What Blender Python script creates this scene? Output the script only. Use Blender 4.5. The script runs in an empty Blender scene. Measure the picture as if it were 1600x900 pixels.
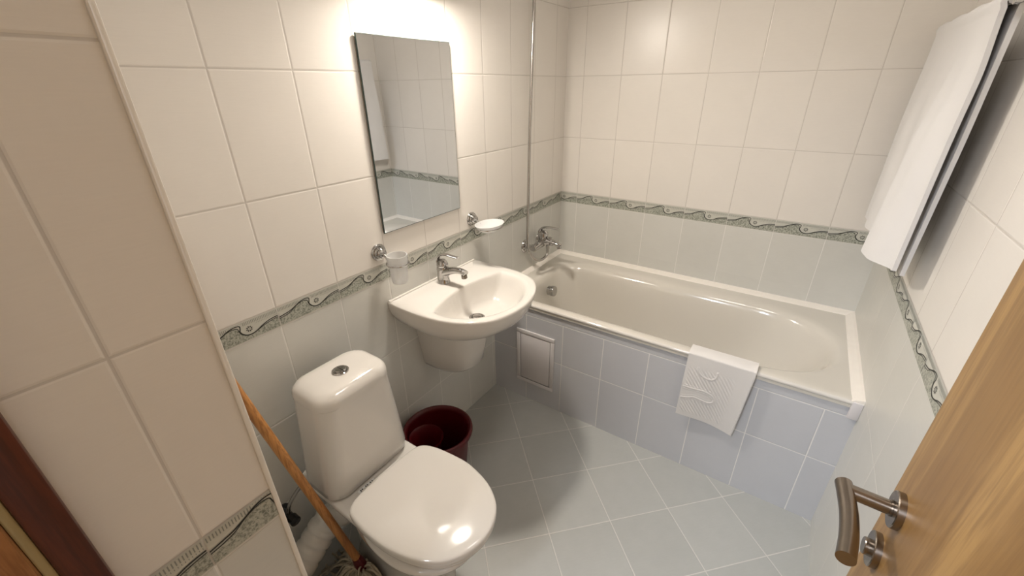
import bpy, bmesh, math, random
from mathutils import Vector, Matrix
random.seed(7)
S = bpy.context.scene
COL = S.collection
PI = math.pi

# ------------------------------------------------------------ camera
yaw, pit, rol = -0.5988164, -0.4496937, -0.0112316
fwd = Vector((math.sin(yaw) * math.cos(pit), math.cos(yaw) * math.cos(pit), math.sin(pit)))
rt = Vector((math.cos(yaw), -math.sin(yaw), 0))
upv = rt.cross(fwd)
r2 = rt * math.cos(rol) + upv * math.sin(rol)
u2 = -rt * math.sin(rol) + upv * math.cos(rol)
cam = bpy.data.cameras.new('camera')
cam.sensor_width = 36
cam.lens = 653.755 / 1600 * 36
cam.clip_start = 0.02
cam_o = bpy.data.objects.new('camera', cam)
COL.objects.link(cam_o)
M3 = Matrix((r2, u2, -fwd)).transposed()
cam_o.matrix_world = Matrix.Translation((1.1437, -2.2038, 1.5087)) @ M3.to_4x4()
S.camera = cam_o

# ------------------------------------------------------------ light
LAMP_P = 13.0
HALL_P = 50.0
FILL_P = 6.0
S.view_settings.view_transform = 'Standard'
S.view_settings.look = 'None'
S.view_settings.exposure = 0.0
S.view_settings.gamma = 1.0
S.view_settings.use_curve_mapping = False
w = bpy.data.worlds.new('world'); S.world = w; w.use_nodes = True
w.node_tree.nodes['Background'].inputs[0].default_value = (.8, .87, 1, 1)
w.node_tree.nodes['Background'].inputs[1].default_value = 0.35

def lamp(name, kind, loc, power, color, size, rot=None):
    l = bpy.data.lights.new(name, kind); l.energy = power; l.color = color
    if kind == 'AREA': l.shape = 'SQUARE'; l.size = size
    else: l.shadow_soft_size = size
    o = bpy.data.objects.new(name, l); COL.objects.link(o); o.location = loc
    if rot: o.rotation_euler = rot
    return o
lamp('hall_ceiling_light', 'AREA', (0.45, -3.2, 2.38), HALL_P, (0.84, 0.90, 1.0), 0.5, (0.45, 0, 0))
lamp('bathroom_fill_light', 'AREA', (0.85, -1.15, 2.44), FILL_P, (1.0, 0.94, 0.88), 0.30)  # added fill under the ceiling, no fixture there; lifts the shaded parts

# ------------------------------------------------------------ node helpers
def newmat(name):
    m = bpy.data.materials.new(name); m.use_nodes = True
    nt = m.node_tree; b = nt.nodes['Principled BSDF']
    return m, nt, b
def nd(nt, t, **kw):
    n = nt.nodes.new(t)
    for k, v in kw.items(): setattr(n, k, v)
    return n
def mth(nt, op, a, b=None, c=None):
    n = nt.nodes.new('ShaderNodeMath'); n.operation = op
    for i, v in enumerate((a, b, c)):
        if v is None: continue
        if isinstance(v, (int, float)): n.inputs[i].default_value = v
        else: nt.links.new(v, n.inputs[i])
    return n.outputs[0]
def mixc(nt, f, a, b):
    n = nt.nodes.new('ShaderNodeMix'); n.data_type = 'RGBA'
    if isinstance(f, (int, float)): n.inputs[0].default_value = f
    else: nt.links.new(f, n.inputs[0])
    for i, v in ((6, a), (7, b)):
        if isinstance(v, tuple): n.inputs[i].default_value = (*v, 1)
        else: nt.links.new(v, n.inputs[i])
    return n.outputs[2]
def noise(nt, vec, scale, detail=3, rough=.5, dist=0):
    n = nt.nodes.new('ShaderNodeTexNoise')
    n.inputs['Scale'].default_value = scale; n.inputs['Detail'].default_value = detail
    n.inputs['Roughness'].default_value = rough; n.inputs['Distortion'].default_value = dist
    if vec is not None: nt.links.new(vec, n.inputs['Vector'])
    return n.outputs['Fac']
def maprange(nt, v, a, b, c=0., d=1.):
    n = nt.nodes.new('ShaderNodeMapRange'); nt.links.new(v, n.inputs[0])
    for i, x in enumerate((a, b, c, d)): n.inputs[i + 1].default_value = x
    return n.outputs[0]
def objvec(nt, scale=(1, 1, 1)):
    t = nd(nt, 'ShaderNodeTexCoord'); m = nd(nt, 'ShaderNodeMapping')
    nt.links.new(t.outputs['Object'], m.inputs[0]); m.inputs['Scale'].default_value = scale
    return m.outputs[0]
def bump(nt, b, h, strength, dist):
    n = nd(nt, 'ShaderNodeBump'); nt.links.new(h, n.inputs['Height'])
    n.inputs['Strength'].default_value = strength; n.inputs['Distance'].default_value = dist
    nt.links.new(n.outputs[0], b.inputs['Normal'])

def simple(name, col, rough=.5, metal=0., coat=0., trans=0., ior=1.45, noise_amt=0.04, nscale=30, bumpd=0):
    m, nt, b = newmat(name)
    v = objvec(nt)
    f = noise(nt, v, nscale, 4)
    dark = tuple(max(0, c * (1 - noise_amt * 2)) for c in col); lite = tuple(min(1, c * (1 + noise_amt)) for c in col)
    nt.links.new(mixc(nt, f, dark, lite), b.inputs['Base Color'])
    b.inputs['Roughness'].default_value = rough; b.inputs['Metallic'].default_value = metal
    b.inputs['Coat Weight'].default_value = coat; b.inputs['Coat Roughness'].default_value = .04
    b.inputs['Transmission Weight'].default_value = trans; b.inputs['IOR'].default_value = ior
    if bumpd: bump(nt, b, noise(nt, v, nscale * 6, 4), .5, bumpd)
    return m

ZB0, ZB1, HT = .889, .949, .301
WHITE_T, GREY_T = (.77, .73, .675), (.625, .617, .575)
def tile_mat(name, axis, off, mode='wall', lines=None, tint=None):
    """glazed tiles; axis is the horizontal run of the wall, off the place of one joint"""
    m, nt, b = newmat(name)
    g = nd(nt, 'ShaderNodeNewGeometry'); sp = nd(nt, 'ShaderNodeSeparateXYZ'); nt.links.new(g.outputs['Position'], sp.inputs[0])
    X, Y, Z = sp.outputs
    if mode == 'floor':
        c, s = math.cos(.803), math.sin(.803); fx, fy = .1568, -.699 - .0928
        x = mth(nt, 'SUBTRACT', X, fx); y = mth(nt, 'SUBTRACT', Y, fy)
        U = mth(nt, 'ADD', mth(nt, 'MULTIPLY', x, c), mth(nt, 'MULTIPLY', y, s))
        V = mth(nt, 'ADD', mth(nt, 'MULTIPLY', x, -s), mth(nt, 'MULTIPLY', y, c))
        du = mth(nt, 'PINGPONG', U, .12155); dv = mth(nt, 'PINGPONG', V, .12155)
        d = mth(nt, 'MINIMUM', du, dv)
        iu = mth(nt, 'FLOOR', mth(nt, 'DIVIDE', U, .2431)); iv = mth(nt, 'FLOOR', mth(nt, 'DIVIDE', V, .2431))
    else:
        U = X if axis == 'x' else Y
        U = mth(nt, 'SUBTRACT', U, off); V = Z
        du = mth(nt, 'PINGPONG', U, .1)
        if mode == 'wall':
            dup = mth(nt, 'PINGPONG', mth(nt, 'SUBTRACT', Z, ZB1), HT / 2)
            dlo = mth(nt, 'PINGPONG', mth(nt, 'SUBTRACT', ZB0, Z), HT / 2)
            sel = mth(nt, 'GREATER_THAN', Z, .919)
            dv = mth(nt, 'ADD', mth(nt, 'MULTIPLY', dup, sel), mth(nt, 'MULTIPLY', dlo, mth(nt, 'SUBTRACT', 1, sel)))
            iv = mth(nt, 'FLOOR', mth(nt, 'DIVIDE', mth(nt, 'SUBTRACT', Z, ZB1), HT))
        else:
            dv = None
            for l in lines:
                q = mth(nt, 'ABSOLUTE', mth(nt, 'SUBTRACT', Z, l)); dv = q if dv is None else mth(nt, 'MINIMUM', dv, q)
            du = mth(nt, 'ADD', du, mth(nt, 'MULTIPLY', mth(nt, 'GREATER_THAN', Z, lines[-1]), .05))
            iv = mth(nt, 'GREATER_THAN', Z, lines[0])
        d = mth(nt, 'MINIMUM', du, dv)
        iu = mth(nt, 'FLOOR', mth(nt, 'DIVIDE', U, .2))
    grout = maprange(nt, d, .0012, .0019, 1, 0)
    # fabric-like streaks running along the tile
    cv = nd(nt, 'ShaderNodeCombineXYZ')
    nt.links.new(mth(nt, 'MULTIPLY', U, 28), cv.inputs[0]); nt.links.new(mth(nt, 'MULTIPLY', V, 420), cv.inputs[1])
    nt.links.new(mth(nt, 'ADD', iu, mth(nt, 'MULTIPLY', iv, 7.3)), cv.inputs[2])
    streak = noise(nt, cv.outputs[0], 1, 3, .6)
    cv2 = nd(nt, 'ShaderNodeCombineXYZ'); nt.links.new(U, cv2.inputs[0]); nt.links.new(V, cv2.inputs[1])
    nt.links.new(mth(nt, 'MULTIPLY', mth(nt, 'ADD', iu, mth(nt, 'MULTIPLY', iv, 3.7)), .9), cv2.inputs[2])
    cloud = noise(nt, cv2.outputs[0], 9 if mode != 'floor' else 14, 4, .6)
    wn = nd(nt, 'ShaderNodeTexWhiteNoise'); wn.noise_dimensions = '2D'
    ci = nd(nt, 'ShaderNodeCombineXYZ'); nt.links.new(iu, ci.inputs[0]); nt.links.new(iv, ci.inputs[1]); nt.links.new(ci.outputs[0], wn.inputs['Vector'])
    f = mth(nt, 'ADD', mth(nt, 'MULTIPLY', streak, .35), mth(nt, 'ADD', mth(nt, 'MULTIPLY', cloud, .45), mth(nt, 'MULTIPLY', wn.outputs[0], .2)))
    def pair(c, k): return mixc(nt, f, tuple(v * (1 - k) for v in c), tuple(min(1, v * (1 + k)) for v in c))
    if mode == 'floor':
        colr = pair((.42, .425, .405), .14); gcol = (.60, .585, .55)
    elif mode == 'wall':
        colr = mixc(nt, sel, pair(GREY_T, .10), pair(WHITE_T, .07)); gcol = mixc(nt, sel, (.78, .76, .72), (.60, .56, .51))
    else:
        colr = pair((.555, .56, .585), .08); gcol = (.82, .80, .77)
    nt.links.new(mixc(nt, grout, colr, gcol), b.inputs['Base Color'])
    r = mth(nt, 'ADD', .30 if mode != 'floor' else .42, mth(nt, 'MULTIPLY', grout, .4))
    nt.links.new(r, b.inputs['Roughness'])
    edge = maprange(nt, d, .001, .004, 0, 1)
    h = mth(nt, 'ADD', edge, mth(nt, 'MULTIPLY', streak, .16 if mode != 'floor' else .08))
    bump(nt, b, h, .55, .0011)
    return m

M = {}
M['tileA'] = tile_mat('glazed_tiles_sink_wall', 'y', -.1168)
M['tileB'] = tile_mat('glazed_tiles_tub_wall', 'x', .1018)
M['tileC'] = tile_mat('glazed_tiles_towel_wall', 'y', -.007)
M['tileN'] = tile_mat('glazed_tiles_partition', 'y', -.1405)
M['tileP'] = tile_mat('glazed_tiles_tub_panel', 'x', .2008, 'panel', (.289, .507))
M['tileF'] = tile_mat('grey_floor_tiles', 'x', 0, 'floor')
M['ceramic'] = simple('white_ceramic', (.68, .65, .605), .10, coat=.6, noise_amt=.01, nscale=4)
M['acrylic'] = simple('tub_acrylic', (.66, .625, .56), .16, coat=.5, noise_amt=.015, nscale=4)
M['plastic'] = simple('white_plastic', (.80, .77, .72), .3, noise_amt=.02)
M['lavplastic'] = simple('pale_grey_plastic', (.68, .65, .65), .35, noise_amt=.02)
M['caulk'] = simple('white_sealing_strip', (.88, .83, .76), .4, noise_amt=.03)
M['edging'] = simple('white_corner_edging', (.82, .78, .71), .35, noise_amt=.03)
M['chrome'] = simple('chrome', (.50, .49, .48), .09, metal=1, noise_amt=.02)
M['hose'] = simple('steel_hose', (.50, .48, .46), .25, metal=1, noise_amt=.05)
M['nickel'] = simple('brushed_nickel', (.30, .262, .225), .27, metal=1, noise_amt=.08, nscale=60)
M['dark'] = simple('dark_hole', (.015, .014, .013), .6)
M['mirror'] = simple('mirror_silver', (.80, .825, .85), .004, metal=1, noise_amt=0)
M['mirror_edge'] = simple('mirror_edge_glass', (.05, .075, .065), .3, noise_amt=.1)
M['frost'] = simple('frosted_glass', (.95, .95, .94), .42, trans=.5, ior=1.3, noise_amt=.01)
M['red'] = simple('red_plastic', (.085, .001, .003), .38, noise_amt=.08)
M['black'] = simple('black_plastic', (.02, .02, .02), .25)
M['paper'] = simple('printed_paper', (.8, .8, .78), .6)
M['ink'] = simple('black_ink', (.03, .03, .03), .6)
M['yarn'] = simple('mop_yarn', (.50, .44, .34), .95, noise_amt=.2, nscale=60, bumpd=.001)
M['plaster'] = simple('white_ceiling_paint', (.82, .80, .76), .8, noise_amt=.02, bumpd=.0005)
M['hallwall'] = simple('hall_wall_paint', (.62, .56, .48), .8, noise_amt=.03)
M['print_bg'] = simple('border_glaze', (.58, .575, .51), .32, noise_amt=.05, nscale=80)
M['print_grout'] = simple('border_grout', (.66, .645, .60), .7, noise_amt=.05)
M['print_line'] = simple('border_line_print', (.028, .03, .025), .4)
M['print_tick'] = simple('border_tick_print', (.27, .28, .25), .4)
# mottled green print
m, nt, b = newmat('border_mottled_print'); v = objvec(nt)
f = noise(nt, v, 190, 4, .7); f = maprange(nt, f, .36, .58)
nt.links.new(mixc(nt, f, (.15, .165, .13), (.47, .475, .41)), b.inputs['Base Color']); b.inputs['Roughness'].default_value = .35
M['print_mot'] = m
# towel cloth
def cloth(name, col, sc=900):
    m, nt, b = newmat(name); v = objvec(nt)
    f = noise(nt, v, sc, 3, .7); f2 = noise(nt, v, 12, 3)
    nt.links.new(mixc(nt, f2, tuple(c * .95 for c in col), col), b.inputs['Base Color'])
    b.inputs['Roughness'].default_value = .95; b.inputs['Sheen Weight'].default_value = .3
    bump(nt, b, f, .7, .0012); return m
M['towel'] = cloth('white_terry', (.74, .72, .70))
M['mat'] = cloth('white_bath_mat', (.74, .715, .69), 700)
# wood
def wood(name, c1, c2, c3, axis='z', sc=1., rough=.42):
    m, nt, b = newmat(name)
    s = {'z': (14 * sc, 14 * sc, .9 * sc), 'y': (14, .9, 14), 'x': (.9, 14, 14)}[axis]
    v = objvec(nt, s)
    f = noise(nt, v, 1.6, 6, .62, .6)
    s2 = tuple(q * 9 for q in s); v2 = objvec(nt, s2)
    g = noise(nt, v2, 1.5, 3, .6)
    base = mixc(nt, maprange(nt, f, .41, .59), c1, c2)
    fine = mixc(nt, maprange(nt, g, .45, .62, 0, .55), base, c3)
    nt.links.new(fine, b.inputs['Base Color']); b.inputs['Roughness'].default_value = rough
    bump(nt, b, g, .25, .0006); return m
M['oak'] = wood('oak_veneer', (.285, .155, .048), (.44, .262, .092), (.22, .115, .034), sc=.6)
M['darkwood'] = wood('dark_red_wood', (.06, .010, .003), (.105, .019, .006), (.04, .006, .002))
M['framewood'] = wood('brown_frame_wood', (.24, .09, .025), (.33, .14, .045), (.16, .06, .015))
M['seal'] = simple('beige_door_seal', (.42, .33, .16), .7)
M['stick'] = wood('mop_handle_wood', (.36, .14, .035), (.52, .24, .07), (.2, .07, .015))
# bulb
m, nt, b = newmat('lamp_glass_lit')
nt.nodes.remove(b); e = nd(nt, 'ShaderNodeEmission'); e.inputs[0].default_value = (1, .915, .81, 1)
AREA = PI * .05 ** 2
e.inputs[1].default_value = LAMP_P / (PI * AREA)
nt.links.new(e.outputs[0], nt.nodes['Material Output'].inputs[0]); M['lit'] = m

# ------------------------------------------------------------ geometry helpers
ORG = {}
def finish(name, bm, mats, parent=None, smooth=True, angle=38, loc=None):
    bmesh.ops.remove_doubles(bm, verts=bm.verts, dist=1e-6)
    bmesh.ops.recalc_face_normals(bm, faces=bm.faces)
    for f in bm.faces: f.smooth = smooth
    for e in bm.edges:
        if len(e.link_faces) == 2 and e.calc_face_angle(0) > math.radians(angle): e.smooth = False
    if parent is not None: bmesh.ops.translate(bm, verts=bm.verts, vec=-Vector(ORG.get(parent.name, (0, 0, 0))))
    elif loc is not None: bmesh.ops.translate(bm, verts=bm.verts, vec=-Vector(loc))
    me = bpy.data.meshes.new(name); bm.to_mesh(me); bm.free()
    if not isinstance(mats, (list, tuple)): mats = [mats]
    for mm in mats: me.materials.append(mm)
    o = bpy.data.objects.new(name, me); COL.objects.link(o)
    if parent is not None:
        o.parent = parent; ORG[o.name] = ORG.get(parent.name, (0, 0, 0))
    elif loc is not None: o.location = loc
    return o
def root(name, loc, label, cat, group=None):
    o = bpy.data.objects.new(name, None); COL.objects.link(o); o.location = loc; o.empty_display_size = .05
    ORG[o.name] = tuple(loc)
    o['label'] = label; o['category'] = cat
    if group: o['group'] = group
    return o
def tag(o, label, cat, group=None):
    o['label'] = label; o['category'] = cat
    if group: o['group'] = group
    return o
def struct(o): o['kind'] = 'structure'; return o
def box(bm, a, b_, bev=0, seg=2, mat=0):
    a = Vector(a); b_ = Vector(b_); c = (a + b_) / 2; d = b_ - a
    r = bmesh.ops.create_cube(bm, size=1, matrix=Matrix.Translation(c) @ Matrix.Diagonal((*d, 1)))
    vs = r['verts']
    fs = set(f for v in vs for f in v.link_faces)
    for f in fs: f.material_index = mat
    if bev:
        es = list(set(e for v in vs for e in v.link_edges))
        bmesh.ops.bevel(bm, geom=es, offset=bev, segments=seg, profile=.5, affect='EDGES')
def frame(d, hint=None):
    d = Vector(d).normalized()
    h = Vector(hint) if hint else (Vector((0, 0, 1)) if abs(d.z) < .95 else Vector((1, 0, 0)))
    a = d.cross(h).normalized(); b_ = a.cross(d)
    return a, b_
def rings(bm, rs, cap0=True, cap1=True, mat=0):
    """loft a list of closed vertex rings"""
    V = [[bm.verts.new(p) for p in r] for r in rs]
    n = len(rs[0])
    for i in range(len(V) - 1):
        for k in range(n):
            f = bm.faces.new((V[i][k], V[i][(k + 1) % n], V[i + 1][(k + 1) % n], V[i + 1][k])); f.material_index = mat
    if cap0: f = bm.faces.new(V[0][::-1]); f.material_index = mat
    if cap1: f = bm.faces.new(V[-1]); f.material_index = mat
    return V
def tube(bm, pts, r, seg=14, cap=True, mat=0, flat=1.0, hint=None):
    pts = [Vector(p) for p in pts]; rr = r if isinstance(r, (list, tuple)) else [r] * len(pts)
    rs = []; a = None
    for i, p in enumerate(pts):
        d = (pts[min(i + 1, len(pts) - 1)] - pts[max(i - 1, 0)]).normalized()
        if a is None: a, b_ = frame(d, hint)
        else:
            a = (a - d * a.dot(d)).normalized(); b_ = a.cross(d)
        rs.append([p + (a * math.cos(t) + b_ * math.sin(t) * flat) * rr[i] for t in [2 * PI * k / seg for k in range(seg)]])
    rings(bm, rs, cap, cap, mat)
def lathe(bm, prof, origin, axis=(0, 0, 1), seg=40, mat=0, sx=1.0, hint=None):
    o = Vector(origin); ax = Vector(axis).normalized(); a, b_ = frame(ax, hint)
    rs = [[o + ax * h + (a * math.cos(t) * sx + b_ * math.sin(t)) * max(r, 1e-5) for t in [2 * PI * k / seg for k in range(seg)]] for r, h in prof]
    rings(bm, rs, prof[0][0] > 1e-4, prof[-1][0] > 1e-4, mat)
def cr(pts, n=8, closed=False):
    P = [Vector(p) for p in pts]; out = []
    N = len(P)
    rng = range(N) if closed else range(N - 1)
    for i in rng:
        g = (lambda k: P[k % N]) if closed else (lambda k: P[max(0, min(N - 1, k))])
        p0, p1, p2, p3 = g(i - 1), g(i), g(i + 1), g(i + 2)
        for j in range(n):
            t = j / n
            out.append(.5 * ((2 * p1) + (p2 - p0) * t + (2 * p0 - 5 * p1 + 4 * p2 - p3) * t * t + (3 * p1 - p0 - 3 * p2 + p3) * t ** 3))
    if not closed: out.append(P[-1])
    return out
def polar(outline, c, angles):
    """radius of a star-shaped closed 2D outline seen from c"""
    res = []
    n = len(outline)
    for t in angles:
        d = (math.cos(t), math.sin(t)); best = 0
        for i in range(n):
            ax, ay = outline[i][0] - c[0], outline[i][1] - c[1]
            bx, by = outline[(i + 1) % n][0] - c[0], outline[(i + 1) % n][1] - c[1]
            ex, ey = bx - ax, by - ay
            den = d[0] * ey - d[1] * ex
            if abs(den) < 1e-12: continue
            s = (ax * ey - ay * ex) / den; q = (ax * d[1] - ay * d[0]) / den
            if s > 0 and -1e-6 <= q <= 1 + 1e-6: best = max(best, s)
        res.append(best)
    return res
def supel(cx, cy, a, b_, n, N=160, t0=0):
    out = []
    for k in range(N):
        t = 2 * PI * k / N + t0; c, s = math.cos(t), math.sin(t)
        out.append((cx + a * math.copysign(abs(c) ** (2 / n), c), cy + b_ * math.copysign(abs(s) ** (2 / n), s)))
    return out
def rrect(x0, x1, y0, y1, r, n=8):
    out = []
    for (cx, cy, a0) in ((x1 - r, y1 - r, 0), (x0 + r, y1 - r, PI / 2), (x0 + r, y0 + r, PI), (x1 - r, y0 + r, 1.5 * PI)):
        for k in range(n + 1):
            t = a0 + PI / 2 * k / n; out.append((cx + r * math.cos(t), cy + r * math.sin(t)))
    return out

# ------------------------------------------------------------ setting
W, YT, YD = 1.4885, -.699, -2.225
def slab(name, a, b_, mat):
    bm = bmesh.new(); box(bm, a, b_); return struct(finish(name, bm, mat, smooth=False))
slab('floor', (-.1, -2.26, -.1), (W + .1, .1, 0), M['tileF'])
slab('wall_left', (-.1, -2.35, 0), (0, .1, 2.5), M['tileA'])
slab('wall_back', (0, 0, 0), (W, .1, 2.5), M['tileB'])
slab('wall_right', (W, -2.35, 0), (W + .1, .1, 2.5), M['tileC'])
slab('ceiling', (-.1, -2.35, 2.5), (W + .1, .1, 2.6), M['plaster'])
slab('wall_partition', (0, -2.225, 0), (.575, -2.04, 2.5), M['tileN'])
slab('wall_front_left', (0, -2.35, 0), (.56, -2.225, 2.5), M['hallwall'])
slab('wall_front_right', (1.39, -2.35, 0), (W, -2.26, 2.5), M['tileC'])
slab('wall_front_top', (.56, -2.35, 2.08), (1.39, -2.23, 2.5), M['hallwall'])
# hall behind the doorway
slab('floor_hall', (-.6, -4.2, -.1), (2.4, -2.26, -.001), M['oak'])
slab('ceiling_hall', (-.6, -4.2, 2.5), (2.4, -2.35, 2.6), M['plaster'])
slab('wall_hall_far', (-.6, -4.3, 0), (2.4, -4.2, 2.5), M['hallwall'])
slab('wall_hall_left', (-.7, -4.2, 0), (-.6, -2.35, 2.5), M['hallwall'])
slab('wall_hall_right', (2.4, -4.2, 0), (2.5, -2.35, 2.5), M['hallwall'])
slab('wall_hall_near_left', (-.6, -2.45, 0), (-.1, -2.35, 2.5), M['hallwall'])
slab('wall_hall_near_right', (W + .1, -2.45, 0), (2.4, -2.35, 2.5), M['hallwall'])

# tile edging at the partition corner
bm = bmesh.new(); box(bm, (.569, -2.046, 0), (.5775, -2.0375, 2.5), .0025, 2)
struct(finish('trim_0', bm, M['edging']))

# doorframe (left jamb): dark wood band, beige seal, brown wood
bm = bmesh.new()
box(bm, (.56, -2.253, 0), (.600, -2.223, 2.05), .003, 2)
dfr = struct(finish('door_1', bm, M['darkwood']))
bm = bmesh.new(); box(bm, (.575, -2.262, 0), (.597, -2.2531, 2.05), .002, 2); o = finish('door_seal', bm, M['seal'], parent=dfr)
bm = bmesh.new(); box(bm, (.56, -2.345, 0), (.606, -2.2621, 2.05), .004, 2); o = finish('door_jamb', bm, M['framewood'], parent=dfr)

# ------------------------------------------------------------ decorated border
WAVE = [(0, .50), (.08, .54), (.17, .60), (.26, .73), (.35, .87), (.43, .91), (.485, .86), (.485, .72), (.475, .58), (.50, .42), (.55, .29), (.62, .26), (.69, .33), (.77, .47), (.86, .58), (.94, .62), (1, .63)]
WAVE2 = [(0, .42), (.08, .45), (.17, .53), (.24, .68), (.32, .80), (.39, .84), (.445, .80), (.46, .70), (.468, .58), (.49, .42), (.55, .275), (.62, .25), (.70, .33), (.77, .42), (.86, .50), (.94, .54), (1, .56)]
def border(name, o0, du, nrm, u0, u1, joint, seg='border'):
    o0 = Vector(o0); du = Vector(du); nrm = Vector(nrm)
    P = lambda u, z, h: o0 + du * u + nrm * h + Vector((0, 0, z))
    bm = bmesh.new()
    H = .060
    def poly(pts, h, mi):
        vs = [bm.verts.new(P(u, z, h)) for u, z in pts]
        f = bm.faces.new(vs); f.material_index = mi
    poly([(u0, 0), (u1, 0), (u1, H), (u0, H)], .0006, 1)
    k0 = math.floor((u0 - joint) / .2); k = k0
    while joint + k * .2 < u1:
        a = joint + k * .2 + .0013; L = .1974; b0 = .0015; hh = H - .003
        T = lambda s, t: (a + s * L, b0 + t * hh)
        # body of the tile piece with a rim
        poly([T(0, 0), T(1, 0), T(1, 1), T(0, 1)], .0014, 0)
        wv = cr([(x, y, 0) for x, y in WAVE], 5); w2 = cr([(x, y, 0) for x, y in WAVE2], 5)
        for p, q in zip(w2[:-1], w2[1:]):
            if q.x - p.x > 1e-4: poly([T(p.x, .035), T(q.x, .035), T(q.x, q.y - .02), T(p.x, p.y - .02)], .0017, 2)
        for line, wd, hgt in ((wv, .00135, .0021), (w2, .00095, .0024)):
            pts = [Vector(T(p.x, p.y)) for p in line]
            for i in range(len(pts) - 1):
                d = (pts[i + 1] - pts[i]).normalized(); n_ = Vector((-d.y, d.x)) * wd
                d = d * .0002
                poly([tuple(pts[i] - n_ - d), tuple(pts[i + 1] - n_ + d), tuple(pts[i + 1] + n_ + d), tuple(pts[i] + n_ - d)], hgt, 3)
        for i in range(46):  # fine upright ticks
            s = (i + .5) / 46; t0 = .80
            if .33 < s < .52: t0 = .95
            if s > .52: t0 = .80 
            poly([T(s - .004, t0), T(s + .004, t0), T(s + .004, .97), T(s - .004, .97)], .0018, 4)
            if .68 < s: 
                poly([T(s - .0025, .70), T(s + .0025, .70), T(s + .0025, .76), T(s - .0025, .76)], .0018, 4)
        cx, cz = T(.595, .56)
        for j in range(8):
            t = j * PI / 4 + .2; c = Vector((cx, cz)) + Vector((math.cos(t), math.sin(t))) * .0062
            e1 = Vector((math.cos(t), math.sin(t))) * .0027; e2 = Vector((-math.sin(t), math.cos(t))) * .0016
            poly([tuple(c + e1 * math.cos(q) + e2 * math.sin(q)) for q in [2 * PI * z / 8 for z in range(8)]], .0021, 3)
        poly([(cx + .0015 * math.cos(q), cz + .0015 * math.sin(q)) for q in [2 * PI * z / 8 for z in range(8)]], .0021, 4)
        k += 1
    for uu, sg in ((u0, -1), (u1, 1)):
        bmesh.ops.bisect_plane(bm, geom=bm.verts[:] + bm.edges[:] + bm.faces[:], plane_co=P(uu, 0, 0), plane_no=du * sg, clear_outer=True)
    # solid back of the strip
    bmn = bm
    c0, c1 = P(u0, 0, 0), P(u1, H, .0006)
    lo = Vector((min(c0.x, c1.x), min(c0.y, c1.y), min(c0.z, c1.z))); hi = Vector((max(c0.x, c1.x), max(c0.y, c1.y), max(c0.z, c1.z)))
    for f in bm.faces:
        f.normal_update()
        if f.normal.dot(nrm) < 0: f.normal_flip()
    me = bpy.data.meshes.new(name); bm.to_mesh(me); bm.free()
    for q in ('print_bg', 'print_grout', 'print_mot', 'print_line', 'print_tick'): me.materials.append(M[q])
    o = bpy.data.objects.new(name, me); COL.objects.link(o); struct(o); return o
border('trim_1', (0, 0, ZB0), (0, 1, 0), (1, 0, 0), -2.04, 0, -.1168)
border('trim_2', (0, 0, ZB0), (1, 0, 0), (0, -1, 0), 0, W, .1018)
border('trim_3', (W, 0, ZB0), (0, -1, 0), (-1, 0, 0), 0, 2.26, .007)
border('trim_4', (.575, 0, ZB0), (0, 1, 0), (1, 0, 0), -2.223, -2.046, -.1405)

# ------------------------------------------------------------ tub panel (tiled front), hatch
bm = bmesh.new(); box(bm, (0, YT, 0), (W, YT + .03, .545))
pan = struct(finish('wall_tub_panel', bm, M['tileP'], smooth=False))
ht = root('access_hatch', (.254, YT, .108), 'white plastic access hatch in the tiled tub panel under the basin', 'access hatch')
hx0, hx1, hz0, hz1 = .147, .361, .108, .421
bm = bmesh.new()
fw = .021
for a, b_ in (((hx0, hz0), (hx1, hz0 + fw)), ((hx0, hz1 - fw), (hx1, hz1)), ((hx0, hz0 + fw), (hx0 + fw, hz1 - fw)), ((hx1 - fw, hz0 + fw), (hx1, hz1 - fw))):
    box(bm, (a[0], YT - .008, a[1]), (b_[0], YT, b_[1]), .0022, 2)
finish('hatch_frame', bm, M['lavplastic'], parent=ht)
bm = bmesh.new(); box(bm, (hx0 + fw + .0025, YT - .0062, hz0 + fw + .0025), (hx1 - fw - .0025, YT, hz1 - fw - .0025), .0015, 2)
finish('hatch_door', bm, M['lavplastic'], parent=ht)

# ------------------------------------------------------------ bathtub
tub = root('bathtub', (.745, -.35, 0), 'long white built-in bathtub with tiled front panel', 'bathtub')
cx, cy = .76, -.385
NA = 200
outer0 = rrect(.001, W - .001, -.706, -.001, .004, 4)
# angles chosen so samples spread evenly on the outer rectangle
per = []
L = [(0., -.706), (W, -.706), (W, 0.), (0., 0.)]
tot = 2 * (W + .706)
for k in range(NA):
    s = tot * k / NA; i = 0
    while True:
        a, b_ = L[i], L[(i + 1) % 4]; l = abs(a[0] - b_[0]) + abs(a[1] - b_[1])
        if s <= l: per.append((a[0] + (b_[0] - a[0]) * s / l, a[1] + (b_[1] - a[1]) * s / l)); break
        s -= l; i += 1
for cpt in L:   # snap nearest sample to each corner
    j = min(range(NA), key=lambda k: (per[k][0] - cpt[0]) ** 2 + (per[k][1] - cpt[1]) ** 2); per[j] = cpt
ANG = [math.atan2(p[1] - cy, p[0] - cx) for p in per]
def tring(outline, zf):
    rs = polar(outline, (cx, cy), ANG)
    return [Vector((cx + r * math.cos(t), cy + r * math.sin(t), zf(cx + r * math.cos(t), cy + r * math.sin(t)) if callable(zf) else zf)) for r, t in zip(rs, ANG)]
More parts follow.
